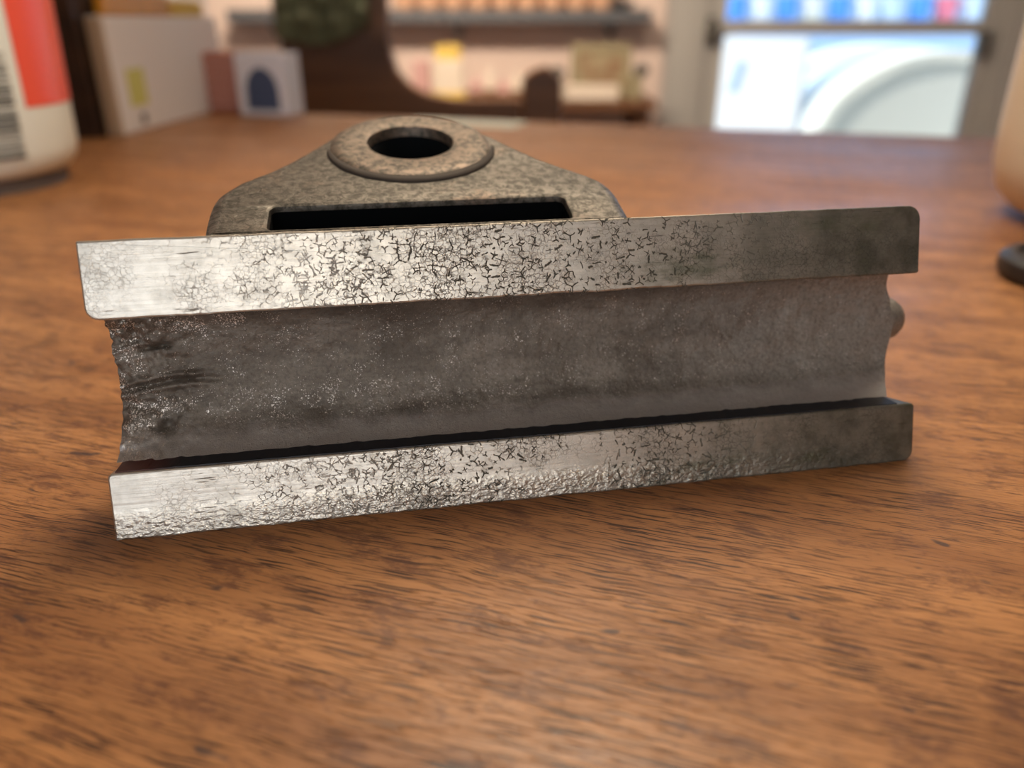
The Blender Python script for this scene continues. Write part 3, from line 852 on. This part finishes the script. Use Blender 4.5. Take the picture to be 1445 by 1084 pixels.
for k in range(len(rim)):
    k2 = (k + 1) % len(rim)
    f.append((rim[k], rim[k2], n0 + rim[k2], n0 + rim[k]))
gc = mesh('green_cloth', v, f, M['green'], None, True)
gc.location = P(0, SY, FZ)
tag(gc, 'moss green cloth draped over the dark settle', 'cloth')

# peach plastered panel of the far wall with shelves
pn = MB().box(at(300, 60, WY)[0], at(935, 60, WY)[0], WY - 1.5, WY, FZ, CZ).build('trim_1', M['wall']); pn.location = (0, 0, TZ); struct(pn)
shz0, shz1 = at(700, 33, 258)[2], at(700, 13, 258)[2]
sh = empty('wall_shelf', P(0, 258, shz0))
tag(sh, 'long slate grey shelf on the peach wall', 'shelf')
sx_0, sx_1 = at(306, 20, 258)[0], at(926, 20, 258)[0]
MB().box(sx_0, sx_1, 8, 20, 0, shz1 - shz0, 0.3).build('shelf_board', M['shelf'], sh)
for px in (370, 640, 872):
    bx_ = at(px, 20, 258)[0]
    MB().prism([(0, 0), (0, -5), (1, -5), (10, -1), (10, 0)][::-1], -1, 1).map(lambda x, y, z: (bx_ + y, 20 - x, z)).build('bracket', M['shelf'], sh)
for k, px in enumerate(list(range(566, 860, 36))):
    a = at(px, 12, 262)
    s = 0.9 + 0.15 * random.random()
    ordn = ['first', 'second', 'third', 'fourth', 'fifth', 'sixth', 'seventh', 'eighth', 'ninth'][k]
    lathe_thing('jar', [(0, 0), (2.9 * s, 0), (3.7 * s, 1.4), (3.8 * s, 6), (3.0 * s, 8), (2.4 * s, 9), (2.7 * s, 9.6), (2.2 * s, 9.8), (0, 9.2)], M['jar'], (a[0], 271, shz1), 'apricot jar on the grey shelf, %s from the settle' % ordn, 'jar', 'apricot jars on the shelf', 28)
a = at(872, 8, 262)
lathe_thing('grey_bowl', [(0, 0), (2.5, 0), (4.6, 1.4), (5.4, 2.4), (5.1, 2.5), (2.4, 0.7), (0, 0.6)], M['shelf'], (a[0] + 1.5, 271, shz1), 'grey bowl at the right end of the grey shelf', 'bowl')

# low shelf with boxes and bottles, behind the settle
LY = 240.0
lz0 = at(680, 141, LY)[2]
ls = empty('low_shelf', P(0, LY, lz0))
tag(ls, 'low brown wooden shelf on the peach wall behind the settle', 'shelf')
lx0, lx1 = at(575, 140, LY)[0], at(925, 140, LY)[0]
MB().box(lx0, lx1, -3, 36, -2.5, 0, 0.2).build('shelf_board', M['brown'], ls)
for xx in (lx0 + 3, lx1 - 3):
    MB().box(xx - 1.5, xx + 1.5, 0, 34, FZ - lz0, -2.5).build('side_board', M['brown'], ls)
def on_low(name, px0, px1, ptop, mat, label, cat, dy=0, dep=6, b=0.3, zb=0.0):
    x0, x1 = at(px0, 120, LY + dy)[0], at(px1, 120, LY + dy)[0]
    z1 = at(px0, ptop, LY + dy)[2]
    return simple_box(name, (x0 + x1) / 2, LY + dy + dep / 2, lz0 + zb, x1 - x0, dep, z1 - lz0 - zb, mat, label, cat, 0, b)
on_low('yellow_tin', 612, 654, 84, M['cream'], 'cream tin with yellow lid and foot on the low shelf', 'tin')
x0 = at(633, 100, LY)[0]
yt = bpy.data.objects['yellow_tin']; yt.name = 'tin_body'
tr = empty('tea_tin', yt.location); link_ = yt
tag(tr, yt['label'], 'tin'); 
for kk in ('label', 'category'): del yt[kk]
yt.parent = tr; yt.location = (0, 0, 0)
zt = at(633, 84, LY)[2] - lz0
MB().box(-3.6, 3.6, -2.6, 2.6, zt - 1.5, zt + 3.6, 0.5).build('lid', M['yellow'], tr)
MB().box(-4.75, 4.75, -3.2, 3.2, 0, 2.2, 0.3).build('foot', M['yellow'], tr)
on_low('pink_carton', 582, 606, 86, M['pink'], 'dusty pink carton left of the yellow tin', 'box', 4)
for k, (px, ptop, mat, lab) in enumerate(((672, 108, 'pink', 'slim pink bottle with dark cap just right of the yellow tin'), (692, 96, 'cream', 'slim cream bottle in the middle of the slim bottles'), (710, 112, 'pink', 'short pink bottle right of the slim cream bottle'), (730, 100, 'cream', 'cream bottle beside the settle arm'))):
    a = at(px, 120, LY + 6)
    hh = at(px, ptop, LY + 6)[2] - lz0
    r = empty('bottle', P(a[0], LY + 6, lz0))
    tag(r, lab, 'bottle', 'slim bottles on the low shelf')
    MB().lathe([(0, 0), (1.7, 0), (1.8, 0.4), (1.8, hh * 0.55), (0.8, hh * 0.8), (0.7, hh)], 24).build('bottle_body', M[mat], r, True)
    MB().lathe([(1.86, 0.1), (1.86, hh * 0.3)], 24).build('label_band', M['brown'], r, True)
on_low('beige_box', 752, 800, 112, M['kraft'], 'beige cardboard box right of the settle arm', 'box', -2)
on_low('cream_box', 800, 874, 121, M['cream'], 'wide cream box in front of the olive picture', 'box', -2.5)
# olive framed picture standing behind the cream box
x0, x1 = at(806, 100, LY + 10)[0], at(890, 100, LY + 10)[0]
z1 = at(850, 62, LY + 10)[2] - lz0
pc = empty('framed_picture', P((x0 + x1) / 2, LY + 10, lz0))
tag(pc, 'olive framed picture standing behind the cream box', 'picture')
hw = (x1 - x0) / 2
for b in ((-hw, hw, 0, 2, z1 - 2.2, z1), (-hw, hw, 0, 2, 0, 2.2), (-hw, -hw + 2.2, 0, 2, 2.2, z1 - 2.2), (hw - 2.2, hw, 0, 2, 2.2, z1 - 2.2)):
    MB().box(*b, 0.2).build('frame_bar', M['olive'], pc)
t = NT('tan_painting')
pv = t.noise(t.co((14, 14, 14)), 1.0, 3, 0.6)
pm_ = t.out(t.mix(t.ramp(pv, 0.4, 0.6), (0.36, 0.28, 0.16), (0.26, 0.14, 0.07)), 0.7)
MB().box(-hw + 2.2, hw - 2.2, 0.6, 1.4, 2.2, z1 - 2.2).build('painting', pm_, pc)
on_low('olive_book', 886, 906, 108, M['olive'], 'olive book upright at the right end of the low shelf', 'book', 0, 12)
for px, py, lab in ((786, 106, 'dark round stone on the beige cardboard box'), (905, 106, 'dark round stone on the olive book')):
    top = at(px, 112 if px < 800 else 108, LY + 1)
    lathe_thing('round_stone', [(0, 0), (1.6, 0.2), (2.4, 1.2), (2.2, 2.4), (1.2, 3.1), (0, 3.2)], M['iron'], (top[0], LY + 2, (at(px, 112, LY - 2)[2] if px < 800 else at(px, 108, LY)[2])), lab, 'stone', None, 24)

# ------------------------------------------------------------------ yard things seen through the door
def shell(name, px, ptop, half_w, Y, mat, label):
    """arched moulded shell, standing on the ground, open below"""
    x, _, zt = at(px, ptop, Y)
    H = zt - (FZ - 6)
    def prof_(r):
        return [(r * math.cos(R(a)) * half_w, H * (0.45 + 0.55 * r * math.sin(R(a)) if a not in (0, 180) else 0.45)) for a in range(0, 181, 6)]
    outp = [(half_w * 1.0, 0)] + prof_(1.0) + [(-half_w, 0)] + [(-half_w + 6, 0)] + [(x_ * (1 - 6 / half_w), z_ - 6 if abs(x_) < half_w * 0.99 else z_) for x_, z_ in prof_(1.0)[::-1]] + [(half_w - 6, 0)]
    o = MB().prism(outp, -14, 14, bev=1.0, both=True).build(name, mat)
    o.location = P(x, Y, FZ - 6)
    smooth_by_angle(o, 40)
    o2 = MB().prism([(half_w - 6, 1)] + [(x_ * (1 - 6 / half_w), z_ - 6) for x_, z_ in prof_(1.0)] + [(-half_w + 6, 1)], -12, -8).build('inner_panel', mat, o)
    return tag(o, label, 'shell', 'moulded shells in the yard')
shell('arched_shell', 1330, 70, 62, 430, M['shellc'], 'ivory arched shell in the yard, nearest the door')
shell('arched_shell', 1285, 66, 72, 485, M['shellb'], 'pale blue arched shell just behind the ivory one')
shell('arched_shell', 1250, 62, 80, 540, M['shellw'], 'white arched shell furthest back in the yard')
wbx = at(1060, 120, 400)
wb = empty('white_board', P(wbx[0], 400, FZ - 6), (0, 0, R(-38)))
tag(wb, 'sunlit white board standing left of the arched shells in the yard', 'board')
bh = at(1060, 54, 400)[2] - (FZ - 6)
MB().box(-25, 25, -2, 2, 3, bh, 0.5).build('panel', M['shellw'], wb)
for sx_ in (-20, 20):
    MB().box(sx_ - 3, sx_ + 3, -12, 12, 0, 3, 0.3).build('foot', M['shellb'], wb)
MB().box(-9, -4, -2.6, -1.9, bh - 24, bh - 10, 0.3).map(lambda x, y, z: (x + (z - bh + 17) * 0.25, y, z)).build('hand_slot', M['yardwall'], wb)
bench = empty('yard_bench', P(0, 610, FZ - 6))
tag(bench, 'long pale bench carrying coloured tubs in the yard', 'bench')
bz = at(1200, 36, 610)[2] - (FZ - 6)
bx0, bx1 = at(1010, 36, 610)[0], at(1420, 36, 610)[0]
MB().box(bx0, bx1, -18, 18, bz - 6, bz, 0.6).build('bench_top', M['shellb'], bench)
for xx in (bx0 + 6, bx1 - 6):
    MB().box(xx - 4, xx + 4, -14, 14, 0, bz - 6, 0.4).build('leg', M['shellb'], bench)
tubs = ((1036, 'tubb', 'bright blue tub at the left end of the yard bench'), (1072, 'shellw', 'white tub next to the leftmost blue tub'), (1108, 'tubb', 'second blue tub on the yard bench'),
        (1144, 'shellc', 'ivory tub on the yard bench'), (1181, 'tubb', 'blue tub right of the ivory tub'), (1218, 'shellw', 'white tub in the middle of the yard bench'),
        (1255, 'shellb', 'pale blue tub on the yard bench'), (1294, 'tubb', 'blue tub beside the coral pink tub'), (1331, 'tubp', 'coral pink tub on the yard bench'), (1368, 'shellb', 'pale blue tub at the right end of the yard bench'))
for px, mt, lab in tubs:
    a = at(px, 30, 610)
    lathe_thing('tub', [(0, 0), (6.2, 0), (6.8, 1), (8.0, 17), (8.4, 17.2), (8.4, 18.6), (7.6, 18.6), (6.4, 2), (0, 1.6)], M[mt], (a[0], 610, bz + FZ - 6), lab, 'tub', 'tubs on the yard bench', 28)
